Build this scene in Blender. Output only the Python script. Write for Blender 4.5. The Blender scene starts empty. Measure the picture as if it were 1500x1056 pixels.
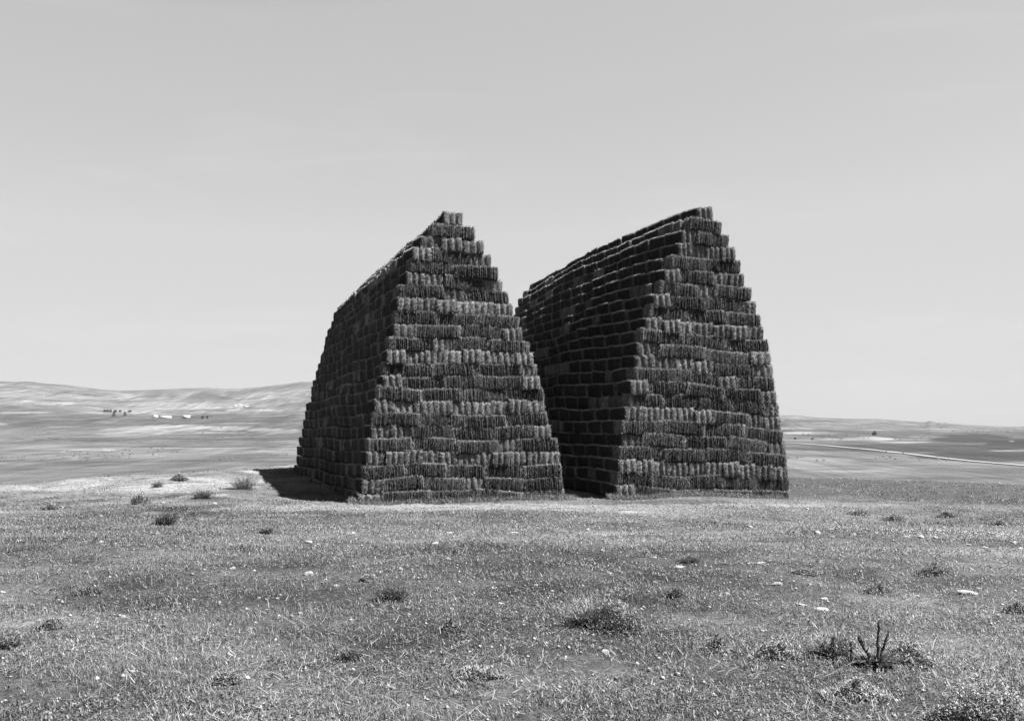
import bpy, math, random
import numpy as np
from mathutils import Vector, Matrix
R = math.radians
C = bpy.context.scene.collection
SC = bpy.context.scene

# ------------------------------------------------------------------ camera
EYE = 1.6
F = 1400.0          # focal length in photograph pixels (photo 1500 wide)
HZ = 612.0          # height of the level line in the photograph
cam = bpy.data.cameras.new('camera'); camo = bpy.data.objects.new('camera', cam); C.objects.link(camo)
camo.location = (0, 0, EYE); camo.rotation_euler = (R(90), 0, 0)
cam.sensor_width = 36; cam.lens = 36 * F / 1500; cam.shift_y = (HZ - 528) / 1500
cam.clip_start = 0.1; cam.clip_end = 60000
SC.camera = camo

# ------------------------------------------------------------------ light
SUN_EL = R(60.5)
SUN_AZ = R(-13)        # direction of the sun on the ground, measured from +X towards +Y
sun = bpy.data.lights.new('sun', 'SUN'); sun.energy = 5.0; sun.angle = R(0.5); sun.color = (1, 1, 1)
suno = bpy.data.objects.new('sun', sun); C.objects.link(suno)
sd = Vector((math.cos(SUN_EL) * math.cos(SUN_AZ), math.cos(SUN_EL) * math.sin(SUN_AZ), math.sin(SUN_EL)))
suno.rotation_euler = sd.to_track_quat('Z', 'Y').to_euler()
SC.view_settings.view_transform = 'Standard'; SC.view_settings.look = 'None'
SC.view_settings.exposure = 2.5; SC.view_settings.gamma = 1.0
SKY_STRENGTH = 0.10

w = bpy.data.worlds.new('World'); SC.world = w; w.use_nodes = True
nt = w.node_tree; nt.nodes.clear(); N = nt.nodes.new; L = nt.links.new
sky = N('ShaderNodeTexSky'); sky.sky_type = 'NISHITA'; sky.sun_disc = False
sky.sun_elevation = SUN_EL; sky.sun_rotation = R(90) - SUN_AZ
sky.altitude = 600; sky.air_density = 1.0; sky.dust_density = 1.6; sky.ozone_density = 1.0
sep = N('ShaderNodeSeparateColor'); L(sky.outputs[0], sep.inputs[0])
# black-and-white film behind a red filter
rs = N('ShaderNodeMath'); rs.operation = 'MULTIPLY'; rs.inputs[1].default_value = 1 / 8; L(sep.outputs[0], rs.inputs[0])
cr = N('ShaderNodeValToRGB'); L(rs.outputs[0], cr.inputs[0])      # sky ramp: unseen zenith darkened to deepen the shadows, an even pale band below
CURVE = [(0.0, 0.0), (0.105, 0.04), (0.14, 0.12), (0.170, 0.53), (0.30, 0.66), (0.50, 0.70), (0.80, 0.72)]
el = cr.color_ramp.elements
while len(el) < len(CURVE): el.new(0.5)
for e_, (p_, v_) in zip(el, CURVE): e_.position = p_; e_.color = (v_, v_, v_, 1)
pw = N('ShaderNodeMath'); pw.operation = 'MULTIPLY'; pw.inputs[1].default_value = 1.80; L(cr.outputs[0], pw.inputs[0])
# thin wisps of cloud
tc = N('ShaderNodeTexCoord'); mp = N('ShaderNodeMapping'); mp.inputs['Scale'].default_value = (2.2, 2.2, 13.0); mp.inputs['Rotation'].default_value = (0.05, 0.08, 0)
L(tc.outputs['Generated'], mp.inputs[0])
no = N('ShaderNodeTexNoise'); no.inputs['Scale'].default_value = 1.7; no.inputs['Detail'].default_value = 6; no.inputs['Roughness'].default_value = 0.55; no.inputs['Distortion'].default_value = 0.4
L(mp.outputs[0], no.inputs['Vector'])
mr = N('ShaderNodeMapRange'); mr.inputs[1].default_value = 0.56; mr.inputs[2].default_value = 0.8; mr.inputs[3].default_value = 1.0; mr.inputs[4].default_value = 1.08
L(no.outputs[0], mr.inputs[0])
mm = N('ShaderNodeMath'); mm.operation = 'MULTIPLY'; L(pw.outputs[0], mm.inputs[0]); L(mr.outputs[0], mm.inputs[1])
cb = N('ShaderNodeCombineColor'); [L(mm.outputs[0], cb.inputs[i]) for i in range(3)]
bg = N('ShaderNodeBackground'); bg.inputs[1].default_value = SKY_STRENGTH; L(cb.outputs[0], bg.inputs[0])
ow = N('ShaderNodeOutputWorld'); L(bg.outputs[0], ow.inputs[0])

# ------------------------------------------------------------------ helpers
def vhash(ix, iy, seed):
    h = (ix.astype(np.int64) * 374761393 + iy.astype(np.int64) * 668265263 + seed * 974634777) & 0xffffffff
    h = ((h ^ (h >> 13)) * 1274126177) & 0xffffffff
    h = (h ^ (h >> 16)) & 0xffffffff
    return h / 4294967295.0
def vnoise(x, y, seed=0):
    x = np.asarray(x, float); y = np.asarray(y, float)
    ix = np.floor(x); iy = np.floor(y); fx = x - ix; fy = y - iy
    fx = fx * fx * (3 - 2 * fx); fy = fy * fy * (3 - 2 * fy)
    a = vhash(ix, iy, seed); b = vhash(ix + 1, iy, seed); c = vhash(ix, iy + 1, seed); d = vhash(ix + 1, iy + 1, seed)
    return (a * (1 - fx) + b * fx) * (1 - fy) + (c * (1 - fx) + d * fx) * fy
def fbm(x, y, seed=0, octv=4, rough=0.5):
    s = 0; a = 1; t = 0
    for o in range(octv):
        s = s + a * vnoise(x * 2 ** o + 17.3 * o, y * 2 ** o - 9.1 * o, seed + o); t += a; a *= rough
    return s / t
def sstep(a, b, x):
    t = np.clip((x - a) / (b - a), 0, 1); return t * t * (3 - 2 * t)

def make_mesh(name, verts, faces, mat=None, tone=None, smooth=False):
    """verts (n,3) array; faces: list of arrays, each (m,k) of vertex ids."""
    me = bpy.data.meshes.new(name)
    verts = np.asarray(verts, np.float32)
    me.vertices.add(len(verts)); me.vertices.foreach_set('co', verts.ravel())
    loops = np.concatenate([np.asarray(f, np.int32).ravel() for f in faces])
    starts = []; s = 0
    for f in faces:
        f = np.asarray(f); k = f.shape[1]
        starts.append(np.arange(len(f)) * k + s); s += len(f) * k
    starts = np.concatenate(starts).astype(np.int32)
    me.loops.add(len(loops)); me.loops.foreach_set('vertex_index', loops)
    me.polygons.add(len(starts)); me.polygons.foreach_set('loop_start', starts)
    if tone is not None:
        at = me.attributes.new('tone', 'FLOAT', 'POINT'); at.data.foreach_set('value', np.asarray(tone, np.float32))
    me.update(calc_edges=True); me.validate()
    if smooth: me.polygons.foreach_set('use_smooth', np.ones(len(starts), bool))
    if mat: me.materials.append(mat)
    return me
def link(name, me, parent=None, loc=None):
    o = bpy.data.objects.new(name, me); C.objects.link(o)
    if parent: o.parent = parent
    if loc is not None: o.location = loc
    return o
def tag(o, label=None, cat=None, group=None, kind=None):
    if label: o['label'] = label
    if cat: o['category'] = cat
    if group: o['group'] = group
    if kind: o['kind'] = kind
    return o

class MB:
    """collects vertices and faces of one mesh"""
    def __init__(s): s.v = []; s.q = []; s.t = []; s.n = 0; s.tone = []
    def add(s, v, q=None, t=None, tone=0.5):
        v = np.asarray(v, float)
        if q is not None and len(q): s.q.append(np.asarray(q) + s.n)
        if t is not None and len(t): s.t.append(np.asarray(t) + s.n)
        s.v.append(v); s.n += len(v)
        s.tone.append(np.full(len(v), tone) if np.isscalar(tone) else np.asarray(tone))
    def mesh(s, name, mat, smooth=False):
        f = []
        if s.q: f.append(np.concatenate(s.q))
        if s.t: f.append(np.concatenate(s.t))
        return make_mesh(name, np.concatenate(s.v), f, mat, np.concatenate(s.tone), smooth)
    def tube(s, pts, rad, n=6, tone=0.5):
        pts = [np.asarray(p, float) for p in pts]; rings = []
        for i, p in enumerate(pts):
            d = pts[min(i + 1, len(pts) - 1)] - pts[max(i - 1, 0)]; d /= np.linalg.norm(d) + 1e-9
            a = np.cross(d, [0.3, 0.1, 1.0] if abs(d[2]) < 0.95 else [1, 0, 0]); a /= np.linalg.norm(a); b = np.cross(d, a)
            ang = np.arange(n) * 2 * math.pi / n
            rings.append(p + rad[i] * (np.outer(np.cos(ang), a) + np.outer(np.sin(ang), b)))
        q = []
        for i in range(len(pts) - 1):
            for j in range(n): q.append((i * n + j, i * n + (j + 1) % n, (i + 1) * n + (j + 1) % n, (i + 1) * n + j))
        s.add(np.concatenate(rings), q, tone=tone)

def blades(P, length, width, heading, lean, tone, curl=0.35):
    """many grass blades: P (n,3) roots -> verts, quads, tris"""
    n = len(P); hx = np.cos(heading); hy = np.sin(heading)
    side = np.stack([-hy, hx, np.zeros(n)], 1) * (width / 2)[:, None]
    d = np.stack([hx, hy, np.zeros(n)], 1)
    up = np.array([0, 0, 1.0])
    l1 = (length * 0.55)[:, None]; l2 = length[:, None]
    a1 = lean; a2 = lean + curl
    mid = P + l1 * (d * np.sin(a1)[:, None] + up * np.cos(a1)[:, None])
    tip = mid + (l2 - l1) * (d * np.sin(a2)[:, None] + up * np.cos(a2)[:, None])
    V = np.stack([P - side, P + side, mid + side * 0.8, mid - side * 0.8, tip], 1).reshape(-1, 3)
    b = np.arange(n)[:, None] * 5
    return V, b + np.array([0, 1, 2, 3]), b + np.array([3, 2, 4]), np.repeat(tone, 5)

# ------------------------------------------------------------------ materials (a black-and-white world: every colour is grey)
def grey(v): return (v, v, v, 1)
def new_mat(name):
    m = bpy.data.materials.new(name); m.use_nodes = True; t = m.node_tree; t.nodes.clear()
    o = t.nodes.new('ShaderNodeOutputMaterial'); b = t.nodes.new('ShaderNodeBsdfPrincipled'); t.links.new(b.outputs[0], o.inputs[0])
    b.inputs['Roughness'].default_value = 0.9; b.inputs['Specular IOR Level'].default_value = 0.15
    return m, t, b
def math_node(t, op, a, b=None, c=None, clamp=False):
    n = t.nodes.new('ShaderNodeMath'); n.operation = op; n.use_clamp = clamp
    for i, v in enumerate((a, b, c)):
        if v is None: continue
        if isinstance(v, (int, float)): n.inputs[i].default_value = v
        else: t.links.new(v, n.inputs[i])
    return n.outputs[0]
def noise_node(t, vec, scale, detail=4, rough=0.6):
    n = t.nodes.new('ShaderNodeTexNoise'); n.inputs['Scale'].default_value = scale; n.inputs['Detail'].default_value = detail; n.inputs['Roughness'].default_value = rough
    if vec is not None: t.links.new(vec, n.inputs['Vector'])
    return n.outputs[0]
def mapping(t, vec, sc):
    n = t.nodes.new('ShaderNodeMapping'); n.inputs['Scale'].default_value = sc; t.links.new(vec, n.inputs[0]); return n.outputs[0]
def maprange(t, v, a, b, c, d):
    n = t.nodes.new('ShaderNodeMapRange'); t.links.new(v, n.inputs[0])
    for i, x in enumerate((a, b, c, d)): n.inputs[i + 1].default_value = x
    return n.outputs[0]
def to_grey(t, v, b, inp='Base Color'):
    n = t.nodes.new('ShaderNodeCombineColor'); [t.links.new(v, n.inputs[i]) for i in range(3)]; t.links.new(n.outputs[0], b.inputs[inp])
def attr(t, name='tone'):
    n = t.nodes.new('ShaderNodeAttribute'); n.attribute_name = name; return n.outputs['Fac']
def coords(t, which='Object'): return t.nodes.new('ShaderNodeTexCoord').outputs[which]
def bump(t, v, b, strength, dist):
    n = t.nodes.new('ShaderNodeBump'); n.inputs['Strength'].default_value = strength; n.inputs['Distance'].default_value = dist
    t.links.new(v, n.inputs['Height']); t.links.new(n.outputs[0], b.inputs['Normal'])

STRAW_BASE = 0.0365
def straw_mat():
    # weathered straw bale: 'tone' is the tone of every straw and bale
    m, t, b = new_mat('weathered_straw')
    co = coords(t)
    oi = t.nodes.new('ShaderNodeObjectInfo')
    n1 = noise_node(t, mapping(t, co, (1, 1, 0.25)), 55, 5, 0.75)
    n2 = noise_node(t, co, 5.0, 3, 0.6)
    v = math_node(t, 'MULTIPLY', maprange(t, n1, 0.32, 0.70, 0.2, 1.9), maprange(t, n2, 0.3, 0.7, 0.75, 1.25))
    v = math_node(t, 'MULTIPLY', v, maprange(t, oi.outputs['Random'], 0, 1, 0.78, 1.22))
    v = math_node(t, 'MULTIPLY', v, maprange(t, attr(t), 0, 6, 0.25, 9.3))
    v = math_node(t, 'MULTIPLY', v, STRAW_BASE)
    to_grey(t, v, b); bump(t, n1, b, 0.9, 0.012)
    return m
M_STRAW = straw_mat()

def grass_mat(name, lo, hi, transl=0.25):
    m, t, b = new_mat(name)
    v = maprange(t, attr(t), 0, 1, lo, hi)
    to_grey(t, v, b)
    b.inputs['Roughness'].default_value = 0.6; b.inputs['Specular IOR Level'].default_value = 0.3
    tr = t.nodes.new('ShaderNodeBsdfTranslucent'); c = t.nodes.new('ShaderNodeCombineColor'); [t.links.new(v, c.inputs[i]) for i in range(3)]
    t.links.new(c.outputs[0], tr.inputs[0])
    mx = t.nodes.new('ShaderNodeMixShader'); mx.inputs[0].default_value = transl
    out = [n for n in t.nodes if n.type == 'OUTPUT_MATERIAL'][0]
    t.links.new(b.outputs[0], mx.inputs[1]); t.links.new(tr.outputs[0], mx.inputs[2]); t.links.new(mx.outputs[0], out.inputs[0])
    return m
M_GRASS = grass_mat('dry_grass', 0.015, 0.19)
M_PLANT = grass_mat('weed_leaves', 0.032, 0.20)
def stone_mat():
    m, t, b = new_mat('limestone'); co = coords(t); n = noise_node(t, co, 18, 6, 0.7); n2 = noise_node(t, co, 4, 3)
    v = math_node(t, 'MULTIPLY', maprange(t, n, 0.3, 0.7, 0.14, 0.24), maprange(t, n2, 0.3, 0.7, 0.8, 1.15))
    to_grey(t, v, b); bump(t, n, b, 0.8, 0.02); return m
M_STONE = stone_mat()
M_PEBBLE = None
def plain(name, v, var=0.25, scale=3.0):
    m, t, b = new_mat(name); n = noise_node(t, coords(t), scale, 5)
    to_grey(t, maprange(t, n, 0.3, 0.7, v * (1 - var), v * (1 + var)), b); return m
M_PEBBLE = plain('pebbles', 0.15, 0.5, 9)
M_WALL = plain('whitewash', 0.28, 0.08); M_ROOFTIN = plain('roof_sheet', 0.35); M_DARKOPEN = plain('dark_opening', 0.03)
M_BARK = plain('bark', 0.08, 0.4, 6); M_LEAF = grass_mat('tree_leaves', 0.03, 0.12, 0.1)
M_SCRUB = plain('scrub', 0.035, .4, .3)
M_ROAD = plain('chalk_track', 0.105, 0.15, 0.05)

def ground_mat():
    m, t, b = new_mat('ground')
    GS = 0.32
    co = coords(t)
    ge = t.nodes.new('ShaderNodeNewGeometry')
    base = attr(t)
    fine = noise_node(t, co, 9.0, 8, 0.75)
    mid = noise_node(t, co, 1.1, 5, 0.6)
    grit = noise_node(t, co, 45.0, 3, 0.6)
    far1 = noise_node(t, mapping(t, co, (0.02, 0.0022, 0.0)), 1.0, 12, 0.72)
    v = math_node(t, 'MULTIPLY', base, maprange(t, fine, 0.3, 0.70, 0.35, 1.75))
    v = math_node(t, 'MULTIPLY', v, maprange(t, mid, 0.3, 0.7, 0.82, 1.2))
    v = math_node(t, 'MULTIPLY', v, maprange(t, grit, 0.3, 0.7, 0.7, 1.3))
    v = math_node(t, 'MULTIPLY', v, maprange(t, far1, 0.3, 0.7, 0.62 * GS, 1.38 * GS))
    # fields and slopes beyond the knoll: gullies, tracks and stony ground
    ln = t.nodes.new('ShaderNodeVectorMath'); ln.operation = 'LENGTH'; t.links.new(co, ln.inputs[0])
    far = maprange(t, ln.outputs['Value'], 120, 500, 0, 1)
    g1 = noise_node(t, mapping(t, co, (0.07, 0.008, 0.0)), 1.0, 6, 0.7); g2 = noise_node(t, mapping(t, co, (0.25, 0.012, 0.0)), 1.0, 4, 0.7)
    g3 = noise_node(t, mapping(t, co, (0.012, 0.03, 0.0)), 1.0, 4, 0.55)
    gg = math_node(t, 'MULTIPLY', maprange(t, g1, 0.40, 0.60, 0.84, 1.16), math_node(t, 'MULTIPLY', maprange(t, g2, 0.38, 0.62, 0.84, 1.16), maprange(t, g3, 0.42, 0.58, 0.86, 1.14)))
    # field boundaries
    vm = mapping(t, co, (0.0030, 0.0021, 0.0)); vv = t.nodes.new('ShaderNodeTexVoronoi'); vv.inputs['Scale'].default_value = 1.0; t.links.new(vm, vv.inputs['Vector'])
    ve = t.nodes.new('ShaderNodeTexVoronoi'); ve.feature = 'DISTANCE_TO_EDGE'; ve.inputs['Scale'].default_value = 1.0; t.links.new(vm, ve.inputs['Vector'])
    sp = t.nodes.new('ShaderNodeSeparateColor'); t.links.new(vv.outputs['Color'], sp.inputs[0])
    gg = math_node(t, 'MULTIPLY', gg, maprange(t, sp.outputs[0], 0, 1, 0.80, 1.16))
    gg = math_node(t, 'MULTIPLY', gg, maprange(t, ve.outputs['Distance'], 0.006, 0.014, 1.25, 1.0))
    mixn = math_node(t, 'MULTIPLY_ADD', far, math_node(t, 'SUBTRACT', gg, 1.0), 1.0)
    v = math_node(t, 'MULTIPLY', v, mixn)
    to_grey(t, v, b); bump(t, fine, b, 1.0, 0.06)
    b.inputs['Specular IOR Level'].default_value = 0.05
    return m
M_GROUND = ground_mat()

# ------------------------------------------------------------------ terrain
EDGE_PX = [0, 200, 430, 700, 1000, 1155, 1500]; EDGE_Y = [30, 36, 48, 54, 50, 41, 38]
SKY_PX = [-400, -200, 0, 40, 70, 100, 150, 180, 250, 300, 350, 400, 440, 480, 700, 1000, 1150, 1165, 1200, 1240, 1280, 1330, 1355, 1362, 1372, 1430, 1480, 1500, 1700, 2000]
SKY_Y = [570, 565, 561, 560, 564, 565.5, 572, 574, 571, 568.5, 571, 567, 562, 561, 575, 602, 609, 609, 612.5, 614, 614, 617, 618.5, 616.5, 619, 622, 624.5, 624.5, 622, 600]
RH = 4500.0
def hfun(x, y):
    x = np.asarray(x, float); y = np.asarray(y, float)
    r = np.hypot(x, y); th = np.clip(np.arctan2(x, y), -R(50), R(50))
    D = r * np.cos(th); px = 750 + F * np.tan(th)
    near = -0.73 * sstep(5, 25, y) - 0.012 * np.clip(x, 0, 30) * sstep(10, 26, y) - 0.008 * np.clip(y - 26, 0, 200)
    near = near + (fbm(x * 0.35, y * 0.35, 5, 3) - 0.5) * 0.16 + (fbm(x * 1.8, y * 1.8, 9, 3) - 0.5) * 0.07
    near = near + (fbm(x * .45, y * .45, 47, 3) - .5) * .30 * sstep(-2, -8, x) * sstep(24, 30, y) + 0.16 * np.exp(-((x + 13) / 6) ** 2 - ((y - 36) / 6) ** 2)
    near = near + 0.15 * np.exp(-((x + 11) / 7) ** 2 - ((y - 43) / 11) ** 2)
    ye = np.interp(px, EDGE_PX, EDGE_Y) + (fbm(x * 0.12, y * 0.12, 44, 2) - 0.5) * 3
    t = np.clip(D - ye, 0, None)
    drop = 24.5 * (1 - np.exp(-t / 110.0)) * sstep(0, 6, t) ** 0.5
    # rolling valley floor
    roll = (fbm(x / 420, y / 420, 21, 3) - 0.5) * 9 * sstep(150, 700, D)
    zsk = EYE + (HZ - np.interp(px, SKY_PX, SKY_Y)) / F * RH
    ramp = sstep(1300, RH, D)
    zfar = -25 + (zsk + 25) * ramp - np.clip(D - RH, 0, None) * 0.08
    zfar = zfar + (fbm(x / 130 + y / 900, y / 420, 35, 4, 0.55) - 0.5) * 16 * sstep(1500, 2800, D) * (1 - 0.75 * sstep(3300, RH, D))
    zfar = zfar + (fbm(x / 700, y / 500, 31, 3) - 0.5) * 42 * sstep(1300, 2600, D) * (1 - sstep(3300, RH, D)) * np.clip((zsk + 40) / 120, 0.25, 1)
    zv = near - drop
    k = sstep(500, 1300, D)
    return zv * (1 - k) + zfar * k + roll
def ground_z(x, y): return float(hfun(np.array([x]), np.array([y]))[0])
def at(px, py, dmax=9000):
    """where the sight line through a photograph point meets the ground"""
    dx = (px - 750) / F; dz = -(py - HZ) / F
    Ds = np.concatenate([np.linspace(3, 60, 2500), np.geomspace(60, dmax, 6000)])
    g = hfun(dx * Ds, Ds) - (EYE + dz * Ds)
    i = np.argmax(g > 0)
    D = Ds[i]
    return Vector((dx * D, D, ground_z(dx * D, D)))

# field tones, placed where they lie in the valley: (px, py, half width, half height, albedo, softness, ragged)
PATCH = [
 (60, 580, 110, 2.2, .36, .5, .9), (130, 583, 110, 2.0, .36, .5, .8), (20, 576, 60, 2.5, .34, .7, 1), (60, 590, 60, 3.2, .42, .4, 1),
 (15, 588, 40, 4, .36, .4, 1), (190, 580, 18, 2.6, .42, .6, 1),
 (35, 604, 40, 1.4, .42, .4, .4), (70, 616, 90, 9, .11, .35, .4), (130, 604, 30, 1, .38, .5, .3),
 (220, 599, 80, 1.8, .34, .4, .5), (250, 592, 70, 3.2, .34, .5, .5), (300, 597, 60, 1.2, .36, .5, .5), (370, 601, 40, 2.2, .48, .5, .6),
 (355, 594, 30, 3, .36, .5, 1), (400, 582, 40, 1.0, .34, .6, .4), (330, 604, 60, 1, .36, .5, .4), (410, 609, 50, 1, .33, .5, .4),
 (225, 630, 75, 5.5, .40, .6, 1), (270, 626, 85, 3.5, .46, .5, .9), (320, 628, 50, 2.6, .44, .5, 1), (400, 630, 40, 2.5, .40, .5, .6), (170, 635, 30, 4, .33, .6, 1),
 (40, 640, 60, 5, .17, .5, .3), (50, 651, 70, 7, .20, .6, .3), (160, 659, 12, 2, .36, .5, .8), (108, 670, 8, 3.2, .34, .5, .9), (95, 662, 10, 1.6, .32, .5, .8),
 (210, 668, 40, 3, .30, .5, .8), (425, 662, 40, 4, .27, .6, .6), (280, 646, 150, 5, .145, .5, .4), (270, 654.2, 190, 1.1, .11, .4, .1), (240, 656, 170, 1.0, .22, .4, .1),
 (90, 614, 40, 2, .16, .6, .5), (160, 618, 25, 3, .30, .6, 1), (90, 625, 30, 1.5, .26, .5, .5),
 (1170, 634, 22, 2.2, .50, .5, .5), (1280, 643, 40, 3.8, .50, .5, .6), (1330, 647.5, 40, 1.6, .44, .4, .3), (1240, 644, 40, 3, .30, .6, .8), (1200, 638, 60, 1.6, .12, .4, .2),
 (1420, 642, 62, 7, .07, .25, .15), (1500, 650, 60, 8, .065, .3, .1), (1330, 656, 190, 6, .085, .3, .1), (1460, 668, 130, 8, .075, .3, .1), (1500, 660, 60, 1.1, .40, .4, .2),
 (1390, 632, 45, 1.2, .30, .5, .4), (1360, 640, 30, 1.3, .30, .5, .5), (1190, 617, 50, 1.8, .12, .5, .6), (1240, 622, 90, 4, .20, .6, .8), (1300, 633, 90, 1.4, .11, .4, .2),
 (1200, 655, 60, 2, .12, .5, .3), (1200, 675, 60, 7, .25, .6, .4), (1240, 690, 60, 1.5, .34, .5, .8), (1290, 687, 30, 1.0, .32, .5, .4), (1400, 690, 90, 5, .15, .6, .4), (1330, 700, 200, 1.5, .13, .5, .2),
 (1460, 684, 60, 1, .28, .5, .8), (1482, 646, 4, .8, .45, .4, .1),
]
def albedo(x, y):
    r = np.hypot(x, y); th = np.clip(np.arctan2(x, y), -R(50), R(50)); D = r * np.cos(th)
    z = hfun(x, y)
    px = 750 + F * np.tan(th); py = HZ + (EYE - z) / np.maximum(D, 1) * F
    # near turf: dry grass and bare pale soil
    n1 = fbm(x * 0.25, y * 0.25, 71, 4); n2 = fbm(x * 1.3, y * 1.3, 77, 4)
    a = 0.145 + 0.24 * (fbm(x * 0.22, y * 0.3, 171, 4, 0.6) - .5) + 0.08 * (n1 - 0.5) * 2 + 0.07 * (n2 - 0.5) * 2
    bare = sstep(0.60, 0.72, fbm(x * 0.55 + 3, y * 0.9, 83, 4))
    a = a + bare * 0.08
    # straw litter in front of the stacks
    lit = np.exp(-((y - 24.6 - 0.05 * x) / 1.0) ** 2) * sstep(-6, -3.5, x) * (1 - sstep(3.5, 7, x))
    a = a + 0.13 * lit * (0.4 + fbm(x * 1.5, y * 3, 91, 3))
    # stony strip on the right
    st = np.exp(-((y - 19.8 + 0.15 * (x - 8)) / 1.2) ** 2) * sstep(5, 8, x)
    a = a + 0.10 * st * fbm(x * 1.1, y * 2, 93, 3)
    # lighter knoll on the left
    a = a + sstep(-3, -9, x) * sstep(-19, -11, x + 3 * vnoise(x * .3, y * .3, 7)) * sstep(20, 32, y) * (0.03 + 0.11 * sstep(.48, .62, fbm(x * .5, y * .9, 181, 4)))
    a = a + 0.30 * np.exp(-((x - 0.3) / 2.4) ** 2 - ((y - 24.3 - .05 * x) / .75) ** 2) * sstep(.35, .6, fbm(x * 1.6, y * 3, 183, 4))
    a = a + 0.16 * np.exp(-((x + 6.2) / 1.5) ** 2 - ((y - 24.0) / .8) ** 2) + 0.15 * np.exp(-(((x - 6.9) / 1.2) ** 2 + ((y - 13.6) / .9) ** 2) ** 2)
    # darker standing crop behind, on the right
    crop = sstep(29.0, 31.0, y + (fbm(x * 0.4, y * 0.4, 95, 3) - .5) * 4) * sstep(2, 8, x)
    a = a * (1 - crop) + crop * 0.105
    # far land
    nf = fbm(x / 160, y / 120, 51, 5, 0.6); ns = fbm(x / 60, y / 25, 55, 4, 0.6); nb = fbm(x / 900, y / 700, 57, 3)
    af = 0.155 + 0.05 * (nb - 0.5) * 2 + 0.05 * (nf - 0.5) * 2 + 0.03 * (ns - 0.5) * 2
    pale = sstep(0.60, 0.70, fbm(x / 260 + 9, y / 140, 61, 5, 0.6)) * sstep(700, 1500, D)
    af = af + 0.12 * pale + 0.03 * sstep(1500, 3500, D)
    gul = fbm(x / 14 + y / 260, y / 190, 141, 4, 0.65) - 0.5; gul2 = fbm(x / 6 - y / 300, y / 110, 143, 3, 0.65)
    gul3 = fbm(x / 26, y / 300, 145, 5, 0.7) - 0.5
    af = af * (1 + 0.4 * gul3 * sstep(250, 900, D)) 
    strat = fbm(x / 500, y / 45, 147, 3, 0.6) - 0.5
    af = af * (1 + 0.55 * strat)
    specks = sstep(0.72, 0.86, vnoise(x / 5.5, y / 70, 149)) * sstep(0.45, 0.6, fbm(x / 200, y / 500, 151, 3)) * sstep(600, 1200, D)
    for (cx, cy, hw, hh, al, soft, rag) in PATCH:
        jag = (fbm(x / 40, y / 400, int(cx) % 97, 5, 0.7) - 0.5) * 2.2 * rag
        q = np.sqrt(((px - cx) / hw) ** 2 + ((py - cy) / hh) ** 2) + jag
        q = q + gul * rag * 0.9
        k = 1 - sstep(1 - soft * .45, 1.0 + 0.05, q)
        k = k * np.clip(1.25 - 0.9 * rag * gul2, 0, 1)
        af = af * (1 - k) + (al * .78 if al > .25 else al) * k
    af = af * (1 - 0.5 * specks)
    k = sstep(60, 140, D)
    return np.clip(a * (1 - k) + af * .74 * k, 0.03, 0.6)

def build_ground():
    a_in = np.linspace(-R(38), R(38), 1101)
    a_out = np.linspace(R(38), 2 * math.pi - R(38), 100)[1:-1]
    th = np.concatenate([a_in, a_out])
    rad = np.concatenate([np.linspace(0.5, 4, 8)[:-1], np.linspace(4, 32, 130)[:-1], np.geomspace(32, 60, 60)[:-1], np.geomspace(60, 330, 30)[:-1],
                          1 / np.linspace(1 / 330, 1 / 1500, 130)[:-1], np.geomspace(1500, 4800, 190)[:-1], np.geomspace(4800, 9000, 10)])
    T, Q = np.meshgrid(th, rad)
    X = Q * np.sin(T); Y = Q * np.cos(T)
    Z = hfun(X, Y)
    A = albedo(X.ravel(), Y.ravel())
    nr, nc = X.shape
    V = np.stack([X.ravel(), Y.ravel(), Z.ravel()], 1)
    V = np.vstack([V, [[0, 0, ground_z(0, 0.01)]]]); A = np.append(A, 0.14)
    i = np.arange(nr - 1)[:, None] * nc; j = np.arange(nc)[None, :]; j2 = (j + 1) % nc
    q = np.stack([i + j, i + nc + j, i + nc + j2, i + j2], -1).reshape(-1, 4)[:, ::-1]
    jj = np.arange(nc); tri = np.stack([np.full(nc, nr * nc), jj, (jj + 1) % nc], 1)[:, ::-1]
    me = make_mesh('ground', V, [q, tri], M_GROUND, A, True)
    tag(link('ground', me), 'dry open grassland rolling down to a wide valley', None, None, 'structure')
build_ground()

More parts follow.
